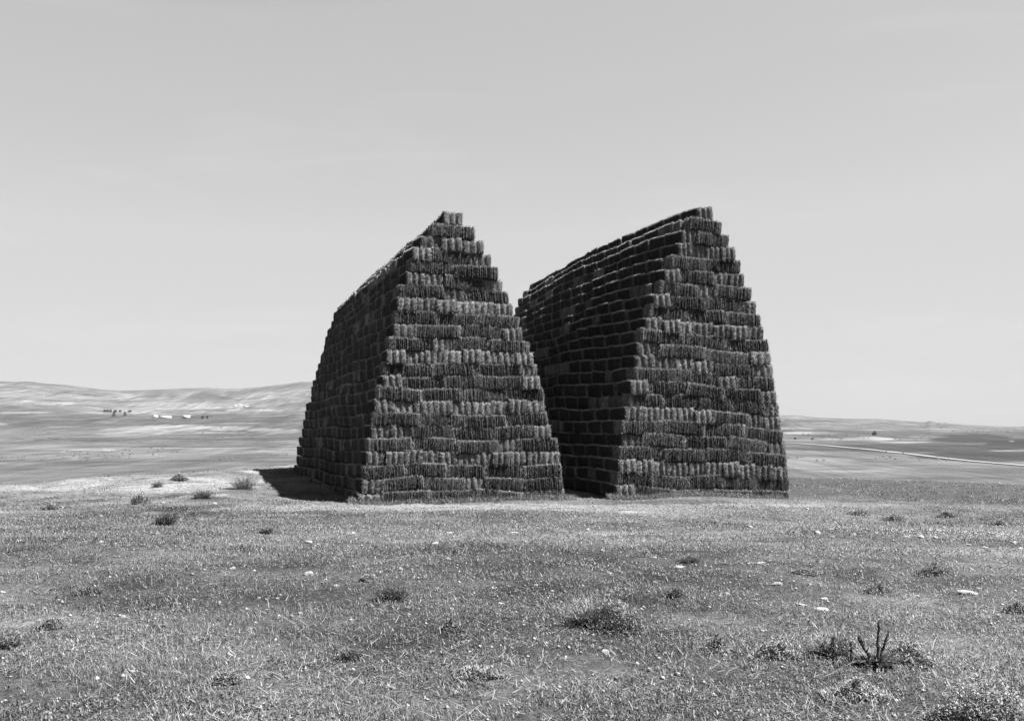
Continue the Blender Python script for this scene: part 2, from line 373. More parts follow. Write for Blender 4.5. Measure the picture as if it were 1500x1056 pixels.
# ------------------------------------------------------------------ bales
BL, BH, BW = 1.12, 0.364, 0.505
def bale_arrays(rng, nx=96, ny=14, nz=10, fuzz=3400):
    """one straw bale: long axis X, height Z, centred; flakes make ribs across it, two strings pinch it into three lobes"""
    verts = []; quads = []; idx = {}
    def vid(i, j, k):
        key = (i, j, k)
        if key not in idx: idx[key] = len(verts); verts.append(key)
        return idx[key]
    for i in range(nx):
        for j in range(ny):
            quads.append((vid(i, j, 0), vid(i, j + 1, 0), vid(i + 1, j + 1, 0), vid(i + 1, j, 0)))
            quads.append((vid(i, j, nz), vid(i + 1, j, nz), vid(i + 1, j + 1, nz), vid(i, j + 1, nz)))
        for k in range(nz):
            quads.append((vid(i, 0, k), vid(i + 1, 0, k), vid(i + 1, 0, k + 1), vid(i, 0, k + 1)))
            quads.append((vid(i, ny, k), vid(i, ny, k + 1), vid(i + 1, ny, k + 1), vid(i + 1, ny, k)))
    for j in range(ny):
        for k in range(nz):
            quads.append((vid(0, j, k), vid(0, j, k + 1), vid(0, j + 1, k + 1), vid(0, j + 1, k)))
            quads.append((vid(nx, j, k), vid(nx, j + 1, k), vid(nx, j + 1, k + 1), vid(nx, j, k + 1)))
    G = np.array(verts, float)
    u = G[:, 0] / nx * 2 - 1; v = G[:, 1] / ny * 2 - 1; ww = G[:, 2] / nz * 2 - 1
    # rounded box
    def soft(a, b, c, r): return a * np.sqrt(np.maximum(1 - r * (b ** 4) / 2 - r * (c ** 4) / 2 + r * r * (b * c) ** 4 / 3, 0.2))
    x = soft(u, v, ww, 0.09) * BL / 2; y = soft(v, ww, u ** 6, 0.22) * BW / 2; z = soft(ww, v, u ** 6, 0.13) * BH / 2
    # flakes
    edges = [0.0]
    while edges[-1] < nx: edges.append(edges[-1] + rng.uniform(1.9, 5.2) * nx / 96)
    edges = np.array(edges); fl = np.searchsorted(edges, G[:, 0] + 0.01) - 1
    off = rng.uniform(-1, 1, len(edges) + 2)[fl]
    dist = np.min(np.abs(G[:, 0][:, None] - edges[None, 1:]), axis=1)
    groove = np.exp(-(dist / 0.75) ** 2) * rng.uniform(0.35, 1.3, nx + 1)[G[:, 0].astype(int)]
    inner = 1 - np.abs(u) ** 14
    gr_ = rng.uniform(0.3, 1.15); lb_ = rng.uniform(0.7, 1.25)
    amp = (0.011 * off - 0.042 * gr_ * groove) * inner
    side = np.abs(v) ** 6; top = np.abs(ww) ** 6
    y += np.sign(v) * amp * side; z += np.sign(ww) * amp * 0.75 * top
    x += rng.uniform(-1, 1, nx + 1)[G[:, 0].astype(int)] * 0.006 + ww * rng.uniform(-0.02, 0.02)
    # string pinches
    lob = 0.056 * lb_ * (np.exp(-((v - 0.33) / 0.13) ** 2) + np.exp(-((v + 0.33) / 0.13) ** 2))
    e = np.abs(u) ** 10
    lobe_off = np.where(v < -0.33, rng.uniform(-.02, .02), np.where(v > .33, rng.uniform(-.02, .02), rng.uniform(0, .03)))
    x += np.sign(u) * (-lob + lobe_off) * e; z -= np.sign(ww) * lob * 0.55 * top * (0.3 + 0.7 * e)
    # ragged straw surface
    nn = rng.normal(0, 1, (len(G), 3)) * 0.006
    V = np.stack([x, y, z], 1) + nn
    V[:, 2] += 0.010 * np.sin(u * 2 + rng.uniform(0, 6)); V[:, 1] += 0.012 * np.sin(u * 2.5 + rng.uniform(0, 6)) * (1)
    # cut ends are a little paler than the folded sides; every flake its own tone; top edges lightened as if sunlit
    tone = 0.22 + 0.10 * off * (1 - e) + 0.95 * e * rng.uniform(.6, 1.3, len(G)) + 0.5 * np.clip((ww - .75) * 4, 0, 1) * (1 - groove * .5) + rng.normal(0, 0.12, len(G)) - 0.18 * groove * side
    # loose straws standing out of the surface; sunlit fringe painted into the top-rim ones
    fq = np.array(quads); 
    pick = rng.integers(0, len(G), fuzz)
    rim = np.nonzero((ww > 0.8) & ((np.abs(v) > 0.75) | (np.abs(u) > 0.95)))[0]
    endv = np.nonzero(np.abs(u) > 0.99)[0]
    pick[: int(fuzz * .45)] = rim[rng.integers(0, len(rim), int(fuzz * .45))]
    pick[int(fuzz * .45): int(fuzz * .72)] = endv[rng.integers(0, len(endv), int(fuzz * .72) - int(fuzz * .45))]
    P = V[pick]; nrm = np.stack([u[pick] ** 9 * 1.0, v[pick] ** 7, ww[pick] ** 7], 1)
    nrm /= np.linalg.norm(nrm, axis=1)[:, None] + 1e-6
    d = nrm * 0.8 + rng.normal(0, 0.55, (fuzz, 3)); d[:, 2] += 0.15
    d /= np.linalg.norm(d, axis=1)[:, None]
    ln = rng.uniform(0.015, 0.06, fuzz)[:, None]; s = np.cross(d, rng.normal(0, 1, (fuzz, 3))); s /= np.linalg.norm(s, axis=1)[:, None]
    FV = np.stack([P - s * 0.0045, P + s * 0.0045, P + d * ln], 1).reshape(-1, 3)
    ft = np.arange(fuzz * 3).reshape(-1, 3) + len(V)
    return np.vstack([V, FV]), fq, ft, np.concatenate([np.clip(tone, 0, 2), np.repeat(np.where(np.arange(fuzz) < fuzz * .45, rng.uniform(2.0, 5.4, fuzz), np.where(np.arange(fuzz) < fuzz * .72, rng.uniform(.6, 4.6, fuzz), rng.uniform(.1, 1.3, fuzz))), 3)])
rngb = np.random.default_rng(11)
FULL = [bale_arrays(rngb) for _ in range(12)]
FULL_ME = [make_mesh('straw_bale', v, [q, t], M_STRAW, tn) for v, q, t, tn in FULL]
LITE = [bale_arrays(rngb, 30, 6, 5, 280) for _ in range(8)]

ORD = ['', 'first', 'second', 'third', 'fourth', 'fifth', 'sixth', 'seventh', 'eighth', 'ninth', 'tenth', 'eleventh', 'twelfth', 'thirteenth',
       'fourteenth', 'fifteenth', 'sixteenth', 'seventeenth', 'eighteenth', 'nineteenth', 'twentieth', 'twenty-first', 'twenty-second', 'twenty-third']
# front faces, top course first: (left edge px, right edge px, pattern) L = long side seen, H = end seen
LEFT_ROWS = [(651, 679, 'H'), (632, 697, 'L'), (616, 708, 'HHH'), (603, 720, 'HLH'), (601, 730, 'LL'), (596, 737, 'HHLH'), (586, 746, 'LHL'), (582, 752, 'HHHHHH'),
 (579, 761, 'LLL'), (577, 766, 'HLLH'), (571, 776, 'LHLL'), (568, 781, 'HHHHHHHH'), (563, 787, 'LLLH'), (562, 791, 'HLLLH'), (554, 797, 'LLLL'), (550, 799, 'HHHHHHHHH'),
 (548, 803, 'LLLL'), (544, 808, 'HHLLLH'), (539, 817, 'LLLHL'), (537, 820, 'HHHHHHHHHHH'), (533, 823, 'LLLLL'), (530, 825, 'HLLHLL'), (526, 827, 'HLLLL')]
RIGHT_ROWS = [(1022, 1044, 'H'), (1010, 1057, 'L'), (999, 1068, 'HL'), (993, 1075, 'HHHH'), (983, 1086, 'LL'), (974, 1090, 'HLHH'), (967, 1101, 'LHL'), (959, 1110, 'HLLH'),
 (952, 1116, 'LLL'), (946, 1119, 'HHHHHHH'), (940, 1127, 'LLL'), (935, 1129, 'HLLH'), (932, 1133, 'HHHHLH'), (929, 1136, 'LLHL'), (924, 1139, 'HLLLH'), (921, 1142, 'LLLLH'),
 (915, 1145, 'HHHHHLHH'), (911, 1148, 'LLLL'), (912, 1152, 'HLLLH'), (909, 1153, 'LLLL'), (907, 1156, 'HHHHHHHHHH'), (905, 1157, 'LLLLL'), (903, 1155, 'HLLLL')]
front_bales = []; side_bales = []; hidden = []
def build_stack(name, corner, ang, z0, tilt, fall, length, rows, word, seed, arch, K=1.0, kz=1.0, flare=0.0):
    rng = np.random.default_rng(seed)
    a = Vector((-math.sin(ang), math.cos(ang), 0)); p = Vector((math.cos(ang), math.sin(ang), 0))
    def u_of(px, back=0.0):    # where the sight line through px crosses the front plane
        k = (px - 750) / F
        return (k * (corner[1] + a.y * back) - (corner[0] + a.x * back)) / (p.x - k * p.y)
    n = len(rows)
    cores = []; ph = rng.uniform(0, 6, 4); BLk, BWk = BL * K, BW * K
    for r_i, (l, r, pat) in enumerate(rows):
        lev = n - 1 - r_i
        lean = -0.022 * lev; lean += rng.normal(0, 0.010); u0, u1 = u_of(l, -lean), u_of(r, -lean)       # upper courses set back a little
        def sag(u, v): return 0.034 * math.sin(u * 1.25 + ph[0] + lev * 0.42) + 0.020 * math.sin(u * 2.6 + ph[1] - lev * .5) + arch * math.sin(math.pi * v / length) * lev / n + 0.03 * math.sin(v * 0.8 + lev * .3)
        def place(u, v, hdg, kind, target, info, sx=1.0, out=0.0):
            z = z0 + (lev + 0.5) * 0.350 * K * kz + tilt * u - fall * v + sag(u, v)
            slope = (sag(u + .3, v) - sag(u - .3, v)) / .6 + tilt
            slv = (sag(u, v + .3) - sag(u, v - .3)) / .6 - fall
            o = Vector((corner[0], corner[1], 0)) + p * u + a * (v - lean)
            rot = Matrix.Rotation(ang + hdg + rng.normal(0, 0.022), 4, 'Z')
            if abs(math.sin(hdg)) < 0.5: rot = rot @ Matrix.Rotation(-slope * math.cos(hdg) + rng.normal(0, 0.012), 4, 'Y') @ Matrix.Rotation(rng.normal(0, 0.02), 4, 'X')
            else: rot = rot @ Matrix.Rotation(-slv * math.sin(hdg) + rng.normal(0, 0.012), 4, 'Y') @ Matrix.Rotation(slope * math.sin(hdg) + rng.normal(0, .015), 4, 'X')
            M = Matrix.Translation((o.x, o.y, z)) @ rot @ Matrix.Diagonal((sx * K, K, K * kz, 1))
            target.append((M, info))
        # front row
        wtot = sum(BLk if c == 'L' else BWk for c in pat); k = (u1 - u0) / wtot
        u = u0; hf = 0; firstd = lastd = BWk
        for ci, c in enumerate(pat):
            bw = (BLk if c == 'L' else BWk) * k
            jit = rng.normal(0, 0.022)
            info = dict(stack=word, row=r_i + 1, pos=ci + 1, n=len(pat), kind=c, face='front')
            if c == 'L': place(u + bw / 2, BWk / 2 + jit, (math.pi if rng.random() < .5 else 0), 'L', front_bales, info, bw / BLk)
            else: 
                place(u + bw / 2, BLk / 2 + jit * 1.6, math.pi / 2 * (1 if rng.random() < .5 else -1), 'H', front_bales, info)
                front_bales[-1] = (front_bales[-1][0] @ Matrix.Diagonal((1, bw / BWk, 1, 1)), info)
            dpt = BWk if c == 'L' else BLk
            if ci == 0: firstd = dpt
            lastd = dpt; u += bw
        # the long flanks
        for sgn, start in ((-1, firstd), (1, lastd)):
            if n - lev <= 1 and sgn == 1: continue
            v = start + 0.01; idx = 0
            while v < length - 0.3:
                c = 'L' if (rng.random() < (0.93 if (r_i % 3) else 0.80) or n - lev <= 1) else 'H'
                reps = 1 if c == 'L' else rng.integers(1, 4)
                for _ in range(reps):
                    bw = (BLk if c == 'L' else BWk)
                    if v > length - 0.3: break
                    idx += 1
                    wid = (u1 - u0)
                    uu = (u0 + BWk / 2) if c == 'L' else (u0 + BLk / 2)
                    if n - lev <= 1: uu = (u0 + u1) / 2
                    elif wid < 2.3 and c == 'H': uu = u0 + min(BLk / 2, wid / 2)
                    if sgn == 1: uu = u1 - (uu - u0)
                    if sgn == 1 and (wid < 1.3): v += bw; continue
                    info = dict(stack=word, row=r_i + 1, pos=idx, n=0, kind=c, face='flank' if sgn < 0 else 'far', d=v)
                    tgt = side_bales if sgn < 0 else hidden
                    if sgn < 0: uu -= flare * v / length * (1 - lev / n) ** .7
                    place(uu + rng.normal(0, 0.02), v + bw / 2, math.pi / 2 if c == 'L' else (0 if rng.random() < .5 else math.pi), c, tgt, info)
                    v += bw + 0.005
        # rear row
        u = u0
        while u < u1 - 0.3:
            place(u + BL / 2, length + BW / 2, 0, 'L', hidden, dict(stack=word, face='rear')); u += BL
        if u1 - u0 > 1.3:
            z = z0 + lev * 0.350 * K * kz
            q0, q1 = u0 + 0.4, u1 - 0.4
            cs = []
            for (uu, vv) in ((q0, .42), (q1, .42), (q1, length), (q0, length)):
                o = Vector((corner[0], corner[1], 0)) + p * uu + a * (vv - lean)
                for dz in (0.0, 0.335): cs.append((o.x, o.y, z + dz + tilt * uu - fall * vv))
            cores.append(cs)
    return cores
LC = (( 526 - 750) / F * 25.9, 25.9); RC = ((903 - 750) / F * 28.2, 28.2)
cores = build_stack('left', LC, math.atan2(465, F), -0.80, -0.008, 0.016, 15.0, LEFT_ROWS, 'left', 5, 0.06, 1.0, 1.026, 0.36)
cores += build_stack('right', RC, math.atan2(405, F), -0.80, -0.060, 0.004, 17.0, RIGHT_ROWS, 'right', 8, 0.28, 28.2 / 26.2, 1.045)

# the 300 bales that show largest: all of the two front faces, then the nearest of the right stack's shaded flank
N_IND = 300
def shown(e):
    M, i = e; c = M.translation
    if i['stack'] == 'right': return 1.0 / c.y * (1.12 if i['kind'] == 'L' else .5) * (1.0 if c.z > -0.2 else .9)
    return 0.45 / c.y * (1.12 if i['kind'] == 'L' else .5)
side_sorted = sorted(side_bales, key=shown, reverse=True)
n_side = max(0, N_IND - len(front_bales))
ind = front_bales + side_sorted[:n_side]; rest = side_sorted[n_side:] + hidden
print('BALES front', len(front_bales), 'individual', len(ind), 'rest', len(rest))
rb = random.Random(3)
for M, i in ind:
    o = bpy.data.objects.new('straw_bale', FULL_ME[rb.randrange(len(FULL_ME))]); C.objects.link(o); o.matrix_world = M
    how = 'lengthwise' if i['kind'] == 'L' else 'end-on'
    row = ORD[i['row']]
    if i['face'] == 'front':
        if i['n'] == 1: lab = f"{how} straw bale alone in {row} course from top, front of {i['stack']} stack"
        else: lab = f"{how} straw bale, {ORD[i['pos']]} from shaded edge, {row} course from top, front of {i['stack']} stack"
    else:
        lab = f"{how} straw bale in shaded flank of {i['stack']} stack, {ORD[i['pos']]} behind corner, {row} course down"
    tag(o, lab, 'straw bale', f"straw bales of the {i['stack']} stack")
mass = MB()
rr = np.random.default_rng(4)
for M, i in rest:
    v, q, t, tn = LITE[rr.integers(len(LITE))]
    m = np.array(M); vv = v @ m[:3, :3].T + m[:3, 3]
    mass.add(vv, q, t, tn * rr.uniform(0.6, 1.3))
for cs in cores:
    mass.add(cs, [(0, 2, 3, 1), (2, 4, 5, 3), (4, 6, 7, 5), (6, 0, 1, 7), (1, 3, 5, 7), (0, 6, 4, 2)], tone=0.3)
tag(link('stacked_straw_bales', mass.mesh('stacked_straw_bales', M_STRAW)), 'remaining straw bales of both stacks, in the flanks, rear and core', 'straw bales', 'straw bales of the stacks', 'stuff')

# stacks' footprint: no grass inside
def in_stack(x, y):
    res = np.zeros(len(x), bool)
    for (cx, cy), ang, wd, ln in ((LC, math.atan2(465, F), 6.1, 15.5), (RC, math.atan2(405, F), 5.3, 17.5)):
        a = (-math.sin(ang), math.cos(ang)); p = (math.cos(ang), math.sin(ang))
        u = (x - cx) * p[0] + (y - cy) * p[1]; v = (x - cx) * a[0] + (y - cy) * a[1]
        res |= (u > 0.1) & (u < wd - .1) & (v > 0.1) & (v < ln)
    return res

# ------------------------------------------------------------------ grass
def build_grass():
    rng = np.random.default_rng(21)
    out = MB()
    def layer(n, d0, d1, lmin, lmax, wid, power, tone_mu, tone_sd, lean_hi, thresh=None):
        t = rng.random(n); D = (d0 ** (1 - power) + t * (d1 ** (1 - power) - d0 ** (1 - power))) ** (1 / (1 - power)) if power != 1 else d0 * (d1 / d0) ** t
        px = rng.uniform(-260, 1760, n); x = (px - 750) / F * D; y = D
        # clumping
        dens = fbm(x * 2.2, y * 2.2, 101, 3); den2 = fbm(x * 0.5, y * 0.5, 103, 3)
        keep = rng.random(n) < np.clip((dens - 0.30) * 3.4, 0.12, 1) * np.clip((den2 - 0.2) * 2.6, 0.25, 1)
        keep &= ~in_stack(x, y)
        keep &= rng.random(n) > .75 * np.exp(-(((x - 6.9) / 1.2) ** 2 + ((y - 13.6) / .9) ** 2) ** 2)
        keep &= rng.random(n) > .7 * np.exp(-((x - 0.3) / 2.6) ** 2 - ((y - 24.3 - .05 * x) / .8) ** 2)
        keep &= rng.random(n) > .5 * sstep(-4, -9, x) * sstep(-19, -12, x) * sstep(22, 32, y)
        x = x[keep]; y = y[keep]; dens = dens[keep]; den2 = den2[keep]; m = len(x)
        z = hfun(x, y) - 0.005
        sc = 0.6 + 0.9 * dens
        ln = rng.uniform(lmin, lmax, m) * sc; wd = wid * rng.uniform(0.6, 1.3, m) * np.clip(y / 9, 1, 3.2)
        dry = rng.random(m) < (0.10 + 0.25 * fbm(x * 0.9, y * 0.9, 107, 3))
        patch = fbm(x * 0.22, y * 0.3, 171, 4, 0.6) - .5
        tone = np.clip(rng.normal(tone_mu, tone_sd, m) + (fbm(x * .7, y * .7, 109, 3) - .5) * 0.3 + patch * 1.0, 0.0, 0.9)
        tone = np.where(dry, rng.uniform(0.40, 0.85, m) + patch * .4, tone)
        V, q, t3, tn = blades(np.stack([x, y, z], 1), ln, wd, rng.uniform(0, 2 * math.pi, m), np.abs(rng.normal(0.75, lean_hi, m)), tone, rng.uniform(0.1, 1.0, m))
        out.add(V, q, t3, tn)
    layer(330000, 3.6, 14, 0.025, 0.075, 0.0035, 1.3, 0.22, 0.13, 0.4)
    layer(260000, 13, 30, 0.025, 0.07, 0.0045, 1.2, 0.24, 0.13, 0.4)
    layer(80000, 29, 56, 0.04, 0.10, 0.006, 1.0, 0.20, 0.10, 0.35)
    n = 300000; D = 3.7 * (26 / 3.7) ** (rng.random(n) ** 1.1); x = (rng.uniform(-200, 1700, n) - 750) / F * D
    k = (fbm(x * 1.6, D * 1.6, 121, 3) + rng.random(n) * .35 > 0.58) & ~in_stack(x, D); x = x[k]; y = D[k]; m = len(x)
    g = np.clip(y / 9, 1, 2.2)
    V, q, t3, tn = blades(np.stack([x, y, hfun(x, y) + rng.uniform(0, .03, m)], 1), rng.uniform(.010, .030, m) * g, rng.uniform(.005, .011, m) * g, rng.uniform(0, 6.28, m), rng.uniform(.5, 1.5, m),
                          np.clip(rng.normal(.24, .15, m) + (rng.random(m) < .10) * .35 + (fbm(x * 0.22, y * 0.3, 171, 4, 0.6) - .5) * .6, 0, 1), rng.uniform(-.2, .6, m))
    out.add(V, q, t3, tn)
    tag(link('grass', out.mesh('grass', M_GRASS)), 'short dry grass covering the slope in front of the stacks', 'grass', None, 'stuff')
build_grass()

def build_litter():
    """fallen dry stalks and straw lying on the turf, dense at the foot of the stacks"""
    rng = np.random.default_rng(31); out = MB()
    def lay(x, y, ln, wd, tone):
        m = len(x); z = hfun(x, y) + rng.uniform(0.005, 0.045, m)
        h = rng.uniform(0, math.pi, m); V, q, t3, tn = blades(np.stack([x, y, z], 1), ln, wd, h, rng.normal(1.45, 0.14, m), tone, rng.normal(0, 0.15, m))
        out.add(V, q, t3, tn)
    n = 12000; D = 4 * (28 / 4) ** rng.random(n); px = rng.uniform(-200, 1700, n); x = (px - 750) / F * D
    k = (fbm(x * 0.6, D * 0.6, 111, 3) + rng.random(n) * .5 > 0.62) & ~in_stack(x, D)
    x, y = x[k], D[k]; lay(x, y, rng.uniform(.03, .13, len(x)), rng.uniform(.003, .006, len(x)) * np.clip(y / 10, 1, 2), rng.uniform(.6, 1, len(x)))
    n = 170; D = 4.2 * (18 / 4.2) ** rng.random(n); x = (rng.uniform(-100, 1600, n) - 750) / F * D
    lay(x, D, rng.uniform(.10, .30, n), rng.uniform(.003, .006, n), rng.uniform(.6, 1, n))
    n = 26000; x = rng.uniform(-7.5, 8.5, n); y = 25.6 + 0.12 * x - np.abs(rng.normal(0, 0.9, n)) - 0.0
    k = (~in_stack(x, y)) & (rng.random(n) < 0.25 + 0.9 * np.exp(-((x + 0.3) / 4.0) ** 2)); x, y = x[k], y[k]
    lay(x, y, rng.uniform(.05, .16, len(x)), rng.uniform(.006, .012, len(x)), rng.uniform(.55, 1, len(x)))
    for (cx, cy), ang_, wd_ in ((LC, math.atan2(465, F), 6.0), (RC, math.atan2(405, F), 5.2)):
        n = 9000; u = rng.uniform(-.3, wd_ + .3, n); v = -np.abs(rng.normal(0, .16, n)) + .06
        x = cx + u * math.cos(ang_) - v * math.sin(ang_); y = cy + u * math.sin(ang_) + v * math.cos(ang_)
        z = hfun(x, y) + rng.random(n) * np.clip(.13 + v * .3, 0, .25) * (.3 + 1.2 * fbm(u * 1.3, u * 0, 131, 3)) - .01
        V, q, t3, tn = blades(np.stack([x, y, z], 1), rng.uniform(.05, .18, n), rng.uniform(.005, .010, n), rng.uniform(0, 6.28, n), rng.normal(1.15, .4, n), np.clip(rng.normal(.45, .25, n), 0, 1), rng.normal(0, .4, n)); out.add(V, q, t3, tn)
    tag(link('straw_litter', out.mesh('straw_litter', M_GRASS)), 'fallen pale stalks and loose straw strewn over the turf', 'straw litter', None, 'stuff')
build_litter()

# ------------------------------------------------------------------ stones
def stone_mesh(rng, flat):
    nu, nv = 18, 11; V = []
    ph = rng.uniform(0, 6, 6)
    for j in range(1, nv):
        for i in range(nu):
            a = 2 * math.pi * i / nu; b = math.pi * j / nv
            d = np.array([math.sin(b) * math.cos(a), math.sin(b) * math.sin(a), math.cos(b)])
            r = 1 + .16 * math.sin(2 * d[0] * 1.7 + ph[0]) + .12 * math.sin(3 * d[1] + ph[1]) + .10 * math.sin(5 * d[2] + 3 * d[0] + ph[2]) + .05 * math.sin(9 * d[0] + 7 * d[1] + ph[3]) + rng.normal(0, .02)
            p = d * r
            p = np.sign(p) * np.abs(p) ** 0.85
            V.append(p)
    V.append([0, 0, 1.0]); V.append([0, 0, -1.0]); V = np.array(V)
    q = [(j * nu + i, (j + 1) * nu + i, (j + 1) * nu + (i + 1) % nu, j * nu + (i + 1) % nu) for j in range(nv - 2) for i in range(nu)]
    T = len(V) - 2; t = [(T, i, (i + 1) % nu) for i in range(nu)] + [(T + 1, (nv - 2) * nu + (i + 1) % nu, (nv - 2) * nu + i) for i in range(nu)]
    V = V * np.array([1, rng.uniform(.6, .85), flat])
    return make_mesh('pale_stone', V * 0.5, [np.array(q), np.array(t)], M_STONE, None, True)
# px, py, width in px, height/width
STONES = [
 (452, 794, 13, .45, 'flat pale stone straight down from the wide black shadow'), (340, 833, 10, .6, 'small hooked pale stone between two stones on the open slope'),
 (452, 842, 13, .8, 'round knobbly pale stone below the flat one on the slope'), (180, 904, 11, .6, 'bright oval stone alone in the grass at lower left'),
 (193, 985, 9, .8, 'small upright pale stone near the bottom left straws'), (440, 899, 9, .7, 'pale stone beside a fallen stalk, lower middle left'),
 (493, 858, 11, .5, 'low pale stone with dark weeds right under it'), (4, 868, 9, .6, 'pale stone cut by the picture edge at left'),
 (517, 782, 9, .6, 'pale stone below the left stack near its shaded corner'), (658, 782, 11, .7, 'domed pale stone in the turf below the left stack middle'),
 (637, 796, 12, .4, 'long flat pale stone just below the domed one'), (753, 781, 12, .45, 'dull flat stone below the sunlit corner of left stack'),
 (861, 776, 7, .8, 'small bright stone below the dark gap between stacks'), (883, 807, 7, .9, 'small upright bright stone below the right stack corner'),
 (587, 834, 9, .7, 'white chip of stone above the dark spiky tuft'), (887, 957, 15, .65, 'smooth rounded white stone below the large weed clump'),
 (734, 885, 10, .6, 'dull half-buried stone in grass at picture centre bottom'), (935, 799, 5, .9, 'tiny bright stone below front of the right stack'),
 (957, 816, 12, .3, 'thin pale slab lying flat below the right stack'), (1113, 825, 17, .3, 'tapering pale slab flat in grass, lower right'),
 (1138, 857, 15, .6, 'broad lumpy pale stone in the grass, lower right'), (1065, 870, 10, .6, 'pale stone right of the twin upright leaves'),
 (1173, 886, 17, .3, 'flat crusted slab, smaller of the pair above the thistle'), (1203, 893, 28, .25, 'widest flat slab, larger of the pair above the thistle'),
 (1198, 781, 11, .75, 'squarish white stone at near end of the stony strip'), (1219, 786, 8, .6, 'pale stone next to the squarish white one'),
 (1251, 783, 7, .6, 'small pale stone at start of the stony strip'), (1282, 781, 9, .5, 'low pale stone in the stony strip under dark tufts'),
 (1321, 779, 6, .8, 'small upright stone at top of the stony strip'), (1328, 787, 9, .6, 'pale stone just below the small upright one'),
 (1349, 787, 10, .7, 'largest stone in the middle of the stony strip'), (1371, 788, 9, .6, 'pale stone after the largest in the stony strip'),
 (1383, 774, 7, .9, 'pointed stone standing above the stony strip'), (1429, 781, 7, .6, 'lone small stone beyond the middle of the strip'),
 (1419, 798, 9, .5, 'flat stone at the far end of the stony strip'), (1442, 802, 8, .5, 'low stone trailing the far end of the strip'),
 (1485, 795, 8, .8, 'bright stone, upper of two by the picture edge'), (1494, 804, 10, .6, 'bright stone, lower of two by the picture edge'),
 (1417, 869, 26, .3, 'long flat pale slab beside bare patch at right'), (1059, 765, 7, .6, 'small stone in grass under front of right stack'),
 (1099, 772, 8, .7, 'pale stone below sunlit corner of right stack'), (1183, 745, 6, .6, 'pale stone beside the lowest corner of right stack'),
 (1146, 780, 6, .7, 'tiny stone before the squarish white one'), (1273, 1050, 12, .5, 'pale stone at the bottom edge under the thistle'),
 (796, 1001, 6, .6, 'tiny white chip near bottom, below the rounded stone'), (785, 857, 8, .6, 'faint grey stone in open turf near picture centre'),
 (657, 818, 8, .5, 'dull stone between the flat stone and white chip'), (27, 792, 7, .6, 'small pale stone near the edge of the far slope'),
 (148, 794, 9, .6, 'round grey stone on the open slope, far side'), (36, 763, 5, .7, 'tiny stone high on the slope near the edge'),
 (148, 756, 6, .7, 'small white stone above the lone dark shrub'), (315, 737, 7, .5, 'small white stone before tip of the black shadow'),
 (239, 736, 5, .7, 'tiny white stone right of the round shrub'), (135, 712, 8, .5, 'pale stone on the crest of the knoll'),
 (126, 837, 6, .6, 'small stone amid grass on the left slope'), (147, 1004, 8, .8, 'pale lump of stone near bottom left corner'),
 (69, 1046, 13, .5, 'broad pale stone at the bottom left edge'), (107, 952, 12, .6, 'rough crumbling stone above the bottom left corner'),
 (380, 876, 7, .6, 'grey stone in the turf left of the weeds'), (303, 895, 6, .6, 'tiny stone between two longer fallen stalks'),
 (86, 1022, 8, .6, 'small stone beside the crumbling group, bottom left'), (322, 813, 10, .35, 'thin flat stone above the hooked one'),
 (995, 830, 18, .2, 'pale crusted patch of rock flush with the turf'), (1207, 877, 12, .4, 'small pale stone crowning the widest flat slab'),
]
rngs = np.random.default_rng(41)
SM = [stone_mesh(rngs, 1.0) for _ in range(9)]
def put_stone(px, py, wpx, hr, label, k):
    p = at(px, py + 1); wd = wpx / F * p.y * .88
    o = bpy.data.objects.new('pale_stone', SM[k % len(SM)]); C.objects.link(o)
    o.location = p + Vector((0, 0, wd * hr * 0.10)); o.scale = (wd, wd, max(wd * hr * 1.15, .02)); o.rotation_euler = (rb.uniform(-.15, .15), rb.uniform(-.15, .15), rb.uniform(-.5, .5))
    tag(o, label, 'stone', 'pale stones scattered in the grass')
for k, (px, py, wpx, hr, lab) in enumerate(STONES): put_stone(px, py, wpx, hr, lab, k)
def build_gravel():
    out = MB(); rng = np.random.default_rng(43)
    base = np.array([[1, 0, 0], [.3, .9, 0], [-.8, .6, 0], [-.8, -.6, 0], [.4, -.9, 0], [.1, 0, .7], [0, .1, -.5]])
    t = [(i, (i + 1) % 5, 5) for i in range(5)] + [((i + 1) % 5, i, 6) for i in range(5)]
    def put(x, y, s):
        a = rng.uniform(0, 6); c, sn = math.cos(a), math.sin(a); v = base * rng.uniform(.6, 1.2, (7, 3)) * s
        v = np.stack([v[:, 0] * c - v[:, 1] * sn + x, v[:, 0] * sn + v[:, 1] * c + y, v[:, 2] + ground_zs(x, y) + s * .2], 1); out.add(v, None, t, .5)
    def ground_zs(x, y): return ground_z(x, y)
    for _ in range(420):
        px = rng.uniform(1210, 1560); py = 777 + (px - 1210) * .09 + rng.normal(0, 6); D = 2.4 / ((py - 612) / F); put((px - 750) / F * D, D, rng.uniform(.012, .045))
    for _ in range(1500):
        D = 4.5 * (30 / 4.5) ** rng.random(); px = rng.uniform(-100, 1600); x = (px - 750) / F * D
        if in_stack(np.array([x]), np.array([D]))[0]: continue
        put(x, D, rng.uniform(.006, .020) * (1 + D / 25))
    tag(link('gravel', out.mesh('gravel', M_PEBBLE)), 'small pale pebbles sprinkled over the turf', 'gravel', None, 'stuff')
build_gravel()

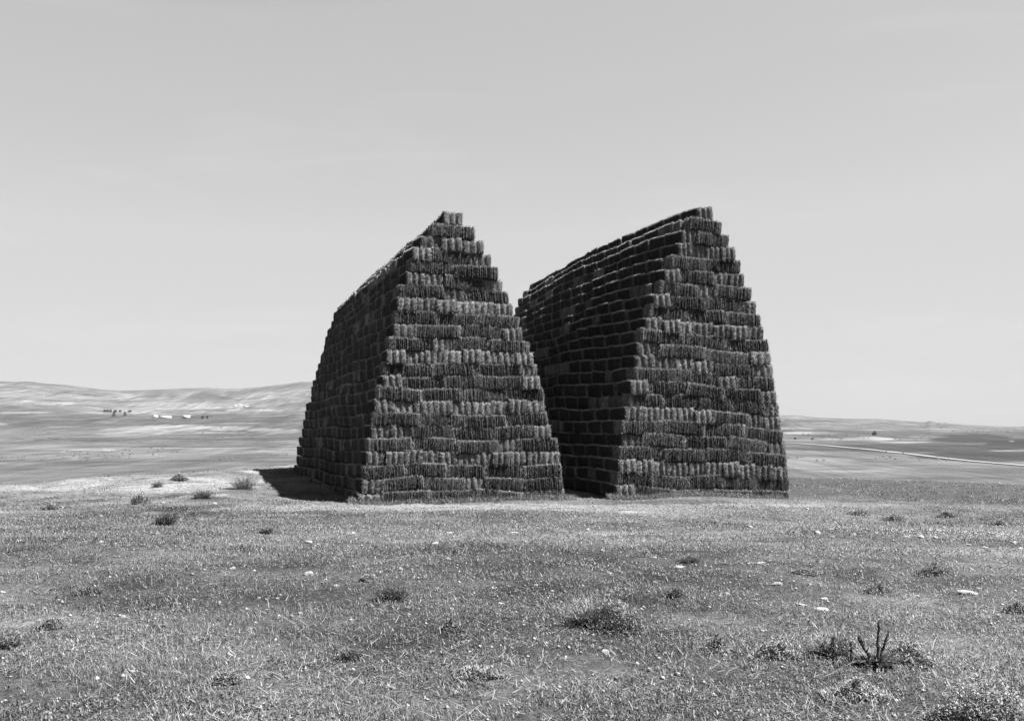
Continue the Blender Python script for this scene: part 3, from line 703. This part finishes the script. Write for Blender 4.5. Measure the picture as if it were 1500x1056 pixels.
# ------------------------------------------------------------------ weeds and shrubs
def tuft(px, py, wpx, hpx, label, kind, seed, dark=0.25, name='weed'):
    """kind spiky: upright stems with narrow leaves; leafy: low clump of small broad leaves"""
    rng = np.random.default_rng(seed); p = at(px, py); S = p.y / F; wd = wpx * S * 1.2; ht = hpx * S * 1.1
    out = MB()
    n = int(np.clip(70 + wpx * 7, 90, 620))
    ang = rng.uniform(0, 2 * math.pi, n); rad = np.sqrt(rng.random(n)) * wd * 0.30
    P = np.stack([np.cos(ang) * rad, np.sin(ang) * rad * .8, np.full(n, -0.01)], 1)
    lean = rad / (wd * .3) * 0.75 + rng.normal(0, .18, n)
    wl = 0.0035 if p.y < 14 else 0.006
    if kind == 'spiky':
        V, q, t, tn = blades(P, ht * rng.uniform(.5, 1.15, n), np.full(n, wl * 1.6), ang, np.abs(lean), np.clip(rng.normal(dark, .12, n), 0, 1), rng.uniform(0, .5, n)); out.add(V, q, t, tn)
        m = n * 2; i = rng.integers(0, n, m); f = rng.uniform(.25, 1, m)
        l = (ht * .8 * f)[:, None]; Q = P[i] + l * np.stack([np.cos(ang[i]) * np.sin(lean[i]), np.sin(ang[i]) * np.sin(lean[i]), np.cos(lean[i])], 1)
        V, q, t, tn = blades(Q, ht * rng.uniform(.08, .2, m), np.full(m, wl * 2.2), rng.uniform(0, 6.28, m), rng.uniform(.3, 1.4, m), np.clip(rng.normal(dark, .12, m), 0, 1), rng.uniform(0, .6, m)); out.add(V, q, t, tn)
    else:
        m = n * 5; i = rng.integers(0, n, m); f = rng.uniform(.1, 1, m)
        i_ang = ang[i]; R0 = rng.random(m) ** .75 * wd * .5 * (.6 + .55 * vnoise(i_ang * 1.6 + seed, i_ang * 0, seed))
        Q = np.stack([np.cos(i_ang) * R0, np.sin(i_ang) * R0 * .8, np.maximum(ht * .8 * np.clip(1 - R0 / (wd * .56), 0, 1) * f * (.3 + 1.4 * fbm(np.cos(i_ang) * R0 * 9 / wd, np.sin(i_ang) * R0 * 9 / wd, seed, 2)), 0.005)], 1)
        ls = max(0.022, 2.4 * S) * rng.uniform(.5, 1.2, m)
        V, q, t, tn = blades(Q, ls, ls * .42, rng.uniform(0, 6.28, m), rng.uniform(.3, 1.5, m), np.clip(rng.normal(dark + .16, .24, m) + (rng.random(m) < .15) * .3, 0, 1), rng.uniform(0, .8, m)); out.add(V, q, t, tn)
        V, q, t, tn = blades(P, ht * rng.uniform(.3, .8, n), np.full(n, wl), ang, np.abs(lean), np.full(n, .1), rng.uniform(0, .4, n)); out.add(V, q, t, tn)
    o = link(name, out.mesh(name, M_PLANT), None, p)
    tag(o, label, 'shrub' if name == 'shrub' else 'weed', 'wild plants in the turf')
    return o
PL = [
 (243, 768, 30, 20, 'lone dark twiggy shrub in the open, standing left of the stacks', 'spiky', .10, 'shrub'), (205, 737, 34, 18, 'round grey-green shrub on the knoll behind the lone dark one', 'leafy', .22, 'shrub'),
 (297, 730, 32, 14, 'low spreading shrub midway to the black shadow', 'spiky', .15, 'shrub'), (262, 703, 22, 12, 'rounded shrub near the crest of the knoll', 'leafy', .22, 'shrub'),
 (230, 713, 16, 9, 'small shrub left of the rounded one on the crest', 'spiky', .2, 'shrub'), (357, 716, 34, 22, 'tall pale weed clump touching the tip of the black shadow', 'spiky', .35, 'weed'),
 (75, 746, 30, 14, 'pale low clump on the slope near the valley edge', 'leafy', .35, 'weed'), (125, 760, 14, 6, 'tiny dark clump on the slope above the small stone', 'leafy', .12, 'weed'),
 (390, 781, 20, 10, 'small dark weed below the black shadow', 'spiky', .18, 'weed'), (355, 806, 18, 7, 'flat dark weed below the small one near flat stone', 'leafy', .15, 'weed'),
 (573, 880, 46, 26, 'dark spiky tuft of thick leaves in mid grass', 'spiky', .07, 'weed'), (602, 814, 26, 12, 'grey tuft in turf below the left stack', 'leafy', .15, 'weed'),
 (512, 968, 26, 20, 'small nearly black tuft near the bottom', 'spiky', .06, 'weed'), (905, 924, 92, 62, 'largest weed clump, wide with a black hollow at its foot', 'leafy', .22, 'weed'),
 (872, 916, 58, 46, 'pale feathery stems beside the largest weed clump', 'spiky', .5, 'weed'), (988, 876, 16, 20, 'pair of dark upright leaves right of the largest clump', 'spiky', .08, 'weed'),
 (1050, 952, 40, 20, 'dark low weed between largest clump and thistle', 'leafy', .15, 'weed'), (1140, 964, 70, 30, 'broad leafy weed patch left of the thistle', 'leafy', .28, 'weed'),
 (1225, 962, 46, 40, 'thin upright weed stems just left of the thistle', 'spiky', .42, 'weed'), (1330, 972, 84, 40, 'leafy pale weeds spreading right from the thistle', 'leafy', .38, 'weed'),
 (1310, 763, 34, 12, 'dark tuft above the stony strip, the darker of two', 'leafy', .1, 'weed'), (1258, 754, 36, 10, 'dark tuft nearest the right stack corner', 'leafy', .15, 'weed'),
 (1385, 757, 26, 9, 'small dark tuft behind the pointed stone', 'leafy', .13, 'weed'), (1462, 768, 34, 8, 'flat dark tuft near the right picture edge', 'leafy', .12, 'weed'),
 (700, 992, 70, 20, 'wide low dark weed by the bottom centre', 'leafy', .24, 'weed'), (662, 925, 34, 18, 'dark weed with a pale broken stalk across it', 'leafy', .15, 'weed'),
 (12, 948, 34, 16, 'dark weed at the left picture edge', 'spiky', .1, 'weed'), (1440, 1054, 150, 80, 'big leafy plant with bright leaves in bottom right corner', 'leafy', .5, 'weed'),
 (1256, 1022, 84, 30, 'leafy weed below the thistle at the bottom', 'leafy', .44, 'weed'), (1372, 842, 56, 28, 'leafy clump above the bare patch at right', 'leafy', .28, 'weed'),
 (1490, 896, 40, 16, 'dark clump under the bare patch at right', 'leafy', .1, 'weed'), (540, 850, 30, 10, 'faint low weed above the spiky tuft', 'leafy', .24, 'weed'),
 (1010, 822, 36, 10, 'low dark grass clump right of the thin slab', 'spiky', .2, 'weed'), (75, 922, 46, 18, 'wide dark clump on the left slope', 'leafy', .18, 'weed'),
 (1290, 870, 60, 16, 'dark low growth above the thistle', 'leafy', .14, 'weed'), (330, 1000, 54, 16, 'dark sprawling weed near bottom left', 'leafy', .26, 'weed'),
 (1180, 840, 44, 10, 'low grey weed above the two flat slabs', 'leafy', .22, 'weed'), (130, 870, 40, 14, 'grey clump left of the bright oval stone', 'spiky', .2, 'weed'),
]
for k, (px, py, wp, hp, lab, kind, dk, nm) in enumerate(PL): tuft(px, py, wp, hp, lab, kind, 300 + k, dk, nm)

def thistle():
    p = at(1286, 975); S = p.y / F; rng = np.random.default_rng(77)
    root = bpy.data.objects.new('thistle', None); C.objects.link(root); root.location = p
    tag(root, 'dark thistle with three bare thick stalks forking upward', 'thistle', 'wild plants in the turf')
    for (tx, ty, th, kk) in ((-26, 6, 42, 1.0), (-1, -3, 66, 1.0), (17, 4, 48, 1.0), (-62, 10, 40, .7), (-42, -8, 34, .6)):
        mb = MB(); b0 = np.array([tx * S * .12 if kk == 1 else tx * S, ty * S, 0]); tip = np.array([tx * S, ty * S, th * S])
        pts = [b0 * (1 - f) + tip * f + rng.normal(0, .006, 3) for f in np.linspace(0, 1, 9)]
        mb.tube(pts, list(np.linspace(.011, .006, 9) * kk), 7, .05)
        n = 60; f = rng.random(n)[:, None]; Q = b0 * (1 - f) + tip * f
        V, q, t, tn = blades(Q, rng.uniform(.015, .045, n), np.full(n, .009), rng.uniform(0, 6.28, n), rng.uniform(.2, 1.1, n), rng.uniform(0, .2, n), rng.uniform(-.3, .3, n)); mb.add(V, q, t, tn)
        link('stalk', mb.mesh('stalk', M_PLANT), root)
    mb = MB(); n = 240; ang = rng.uniform(0, 6.28, n); r0 = rng.uniform(0, .1, n)
    P = np.stack([np.cos(ang) * r0 - .02, np.sin(ang) * r0, np.full(n, .01)], 1)
    V, q, t, tn = blades(P, rng.uniform(.05, .16, n), rng.uniform(.012, .03, n), ang, rng.uniform(.6, 1.4, n), np.clip(rng.normal(.12, .1, n), 0, 1), rng.uniform(0, .7, n)); mb.add(V, q, t, tn)
    link('leaf_rosette', mb.mesh('leaf_rosette', M_PLANT), root)
thistle()

# ------------------------------------------------------------------ far away: road, farm, trees
def build_road():
    pts = [at(px, py) for px, py in ((1100, 646.5), (1157, 649), (1210, 653), (1270, 658.5), (1330, 665), (1400, 673.5), (1450, 678.5), (1500, 682.5), (1580, 689))]
    P = []
    for i in range(len(pts) - 1):
        for f in np.linspace(0, 1, 14)[:-1]: P.append(pts[i].lerp(pts[i + 1], f))
    V = []; 
    for i, c in enumerate(P):
        d = (P[min(i + 1, len(P) - 1)] - P[max(i - 1, 0)]); s = Vector((-d.y, d.x, 0)).normalized()
        w_ = 2.4 + c.y * 0.0015 + 0.6 * math.sin(i * .7)
        for k in (-1, 1):
            q = c + s * w_ * k; V.append((q.x, q.y, ground_z(q.x, q.y) + 0.5))
    n = len(P); q = [(2 * i, 2 * i + 2, 2 * i + 3, 2 * i + 1) for i in range(n - 1)]
    tag(link('road', make_mesh('road', V, [np.array(q)], M_ROAD)), 'pale dirt road crossing the dark valley fields', None, None, 'structure')
build_road()

def far_tree(px, py, wpx, hpx, label, shape, seed):
    rng = np.random.default_rng(seed); p = at(px, py); S = p.y / F; wd, ht = wpx * S, hpx * S
    root = bpy.data.objects.new('tree', None); C.objects.link(root); root.location = p; tag(root, label, 'tree', 'trees far down in the valley')
    tr = MB(); tr.tube([(0, 0, -.5), (wd * .01, 0, ht * .25), (0, wd * .02, ht * .6)], [wd * .05, wd * .035, wd * .012], 7); link('trunk', tr.mesh('trunk', M_BARK), root)
    cr = MB(); n = 900
    f = rng.random(n); a = rng.uniform(0, 6.28, n)
    prof = (1 - f) ** .8 if shape == 'cone' else np.sqrt(1 - f * f) * (.85 + .2 * np.sin(a * 2)) if shape == 'dome' else np.sqrt(np.clip(1 - (2 * f - 1) ** 2, 0, 1)) * (.8 + .3 * np.sin(a * 3 + seed))
    r = prof * wd * .5 * rng.uniform(.4, 1.1, n); z = (0.12 + .88 * f) * ht
    V, q, t, tn = blades(np.stack([np.cos(a) * r, np.sin(a) * r, z], 1), np.full(n, wd * .16), np.full(n, wd * .09), rng.uniform(0, 6.28, n), rng.uniform(.2, 1.5, n), rng.random(n), rng.uniform(0, .8, n)); cr.add(V, q, t, tn)
    link('crown', cr.mesh('crown', M_LEAF), root)
far_tree(167, 611, 6.5, 8.5, 'larger dark cone-shaped tree of the valley pair', 'cone', 1); far_tree(183, 609.5, 5, 6.5, 'smaller dark cone-shaped tree beside the larger one', 'cone', 2)
far_tree(297, 613.5, 5, 5, 'dark round tree right of the white farmhouse', 'round', 3); far_tree(304, 613.5, 4.5, 4.5, 'second round tree adjoining the one by the farmhouse', 'round', 4)
far_tree(1281, 638, 8, 6.5, 'dark domed tree alone on the pale mound', 'dome', 5)
far_tree(1165, 643.5, 4, 3, 'small bush-like tree above the road near the stack', 'round', 6); far_tree(1190, 644.5, 4, 3, 'small bush-like tree above the road, farther from stack', 'round', 7)
for k, (px, w_) in enumerate(((153, 5), (157, 6), (162, 5), (169, 5), (176, 4), (190, 5))):
    far_tree(px, 603.5 + .1 * k, w_, 3.2, f"low dark tree {ORD[k + 1]} along the grove above the cone-shaped pair", 'round', 20 + k)

def building(px, py, wpx, hpx, depth, label, roof):
    p = at(px, py); S = p.y / F; W, H = wpx * S, hpx * S
    root = bpy.data.objects.new('farm_building', None); C.objects.link(root); root.location = p; root.rotation_euler = (0, 0, R(-8)); tag(root, label, 'building', 'farm buildings in the valley')
    def box(mb, x0, x1, y0, y1, z0, z1):
        mb.add([(x0, y0, z0), (x1, y0, z0), (x1, y1, z0), (x0, y1, z0), (x0, y0, z1), (x1, y0, z1), (x1, y1, z1), (x0, y1, z1)], [(0, 1, 5, 4), (1, 2, 6, 5), (2, 3, 7, 6), (3, 0, 4, 7), (4, 5, 6, 7), (3, 2, 1, 0)])
    m = MB(); box(m, -W / 2, W / 2, 0, depth, -1, H * .75); link('wall', m.mesh('wall', M_WALL), root)
    m = MB()
    if roof == 'flat': box(m, -W / 2 - .3, W / 2 + .3, -.3, depth + .3, H * .752, H * .85)
    else:
        z = H * .752; v = [(-W / 2 - .4, -.5, z), (W / 2 + .4, -.5, z), (W / 2 + .4, depth + .5, z), (-W / 2 - .4, depth + .5, z), (-W / 2 - .4, depth / 2, H * 1.1), (W / 2 + .4, depth / 2, H * 1.1)]
        m.add(v, [(0, 1, 5, 4), (2, 3, 4, 5), (3, 2, 1, 0)], [(0, 4, 3), (1, 2, 5)])
    link('roof', m.mesh('roof', M_ROOFTIN if roof != 'flat' else M_WALL), root)
    for kx in (-.28, .25):
        m = MB(); box(m, W * kx - W * .05, W * kx + W * .05, -.12, -.02, H * .3, H * .55); link('window', m.mesh('window', M_DARKOPEN), root)
    m = MB(); box(m, -W * .05, W * .05, -.14, -.02, -.5, H * .5); link('door', m.mesh('door', M_DARKOPEN), root)
building(271, 613, 8, 6, 12, 'white farmhouse between the tree groups in the valley', 'flat')
building(240, 612.5, 15, 3, 14, 'long low pale shed left of the white farmhouse', 'gable')
building(226, 611.5, 6, 3, 8, 'small dark-roofed hut at the end of long shed', 'gable')
building(359, 596, 5, 2.4, 14, 'tiny white house up on the hillside, nearest the stack', 'flat')
building(343, 595, 4, 2.2, 12, 'tiny white house up on the hillside, farther out', 'flat')

def build_scrub():
    rng = np.random.default_rng(61); n = 9000
    D = 1 / rng.uniform(1 / 4400, 1 / 620, n); px = rng.uniform(-150, 1650, n); x = (px - 750) / F * D
    k = (fbm(x / 150, D / 350, 201, 4, 0.6) > 0.60) & (rng.random(n) < .5); x, y = x[k], D[k]; m = len(x)
    z = hfun(x, y); out = MB(); r = rng.uniform(.5, 1.3, m) * (0.7 + y / 1600)
    base = np.array([[1, 0, 0], [.3, .95, 0], [-.8, .6, 0], [-.8, -.6, 0], [.3, -.95, 0], [.1, 0, 1.1], [-.5, .3, .75], [.5, -.4, .6]])
    t = [(0, 1, 5), (1, 2, 6), (1, 6, 5), (2, 3, 6), (3, 5, 6), (3, 4, 5), (4, 7, 5), (4, 0, 7), (0, 5, 7)]
    V = (base[None] * rng.uniform(.7, 1.3, (m, 8, 1)) * r[:, None, None] + np.stack([x, y, z - .2], 1)[:, None]).reshape(-1, 3)
    T = (np.array(t)[None] + np.arange(m)[:, None, None] * 8).reshape(-1, 3)
    out.add(V, None, T, rng.random(m * 8)); tag(link('valley_scrub', out.mesh('valley_scrub', M_SCRUB)), 'dark specks of scrub scattered over the far slopes', 'scrub', None, 'stuff')
build_scrub()

# ------------------------------------------------------------------ air
def build_haze():
    m = bpy.data.materials.new('haze'); m.use_nodes = True; t = m.node_tree; t.nodes.clear()
    o = t.nodes.new('ShaderNodeOutputMaterial'); v = t.nodes.new('ShaderNodeVolumePrincipled')
    v.inputs['Color'].default_value = grey(.32); v.inputs['Density'].default_value = HAZE; v.inputs['Anisotropy'].default_value = 0.0
    t.links.new(v.outputs[0], o.inputs['Volume'])
    s = 9100; z0, z1 = -460, 330
    V = [(-s, -s, z0), (s, -s, z0), (s, s, z0), (-s, s, z0), (-s, -s, z1), (s, -s, z1), (s, s, z1), (-s, s, z1)]
    q = [(0, 1, 5, 4), (1, 2, 6, 5), (2, 3, 7, 6), (3, 0, 4, 7), (4, 5, 6, 7), (3, 2, 1, 0)]
    tag(link('haze', make_mesh('haze', V, [np.array(q)], m)), 'thin pale air over the valley', 'haze', None, 'stuff')
HAZE = 4.5e-5
build_haze()
print('lowest ground', min(o.bound_box[0][2] for o in SC.objects if o.name == 'ground'), 'faces', sum(len(m.polygons) for m in bpy.data.meshes))
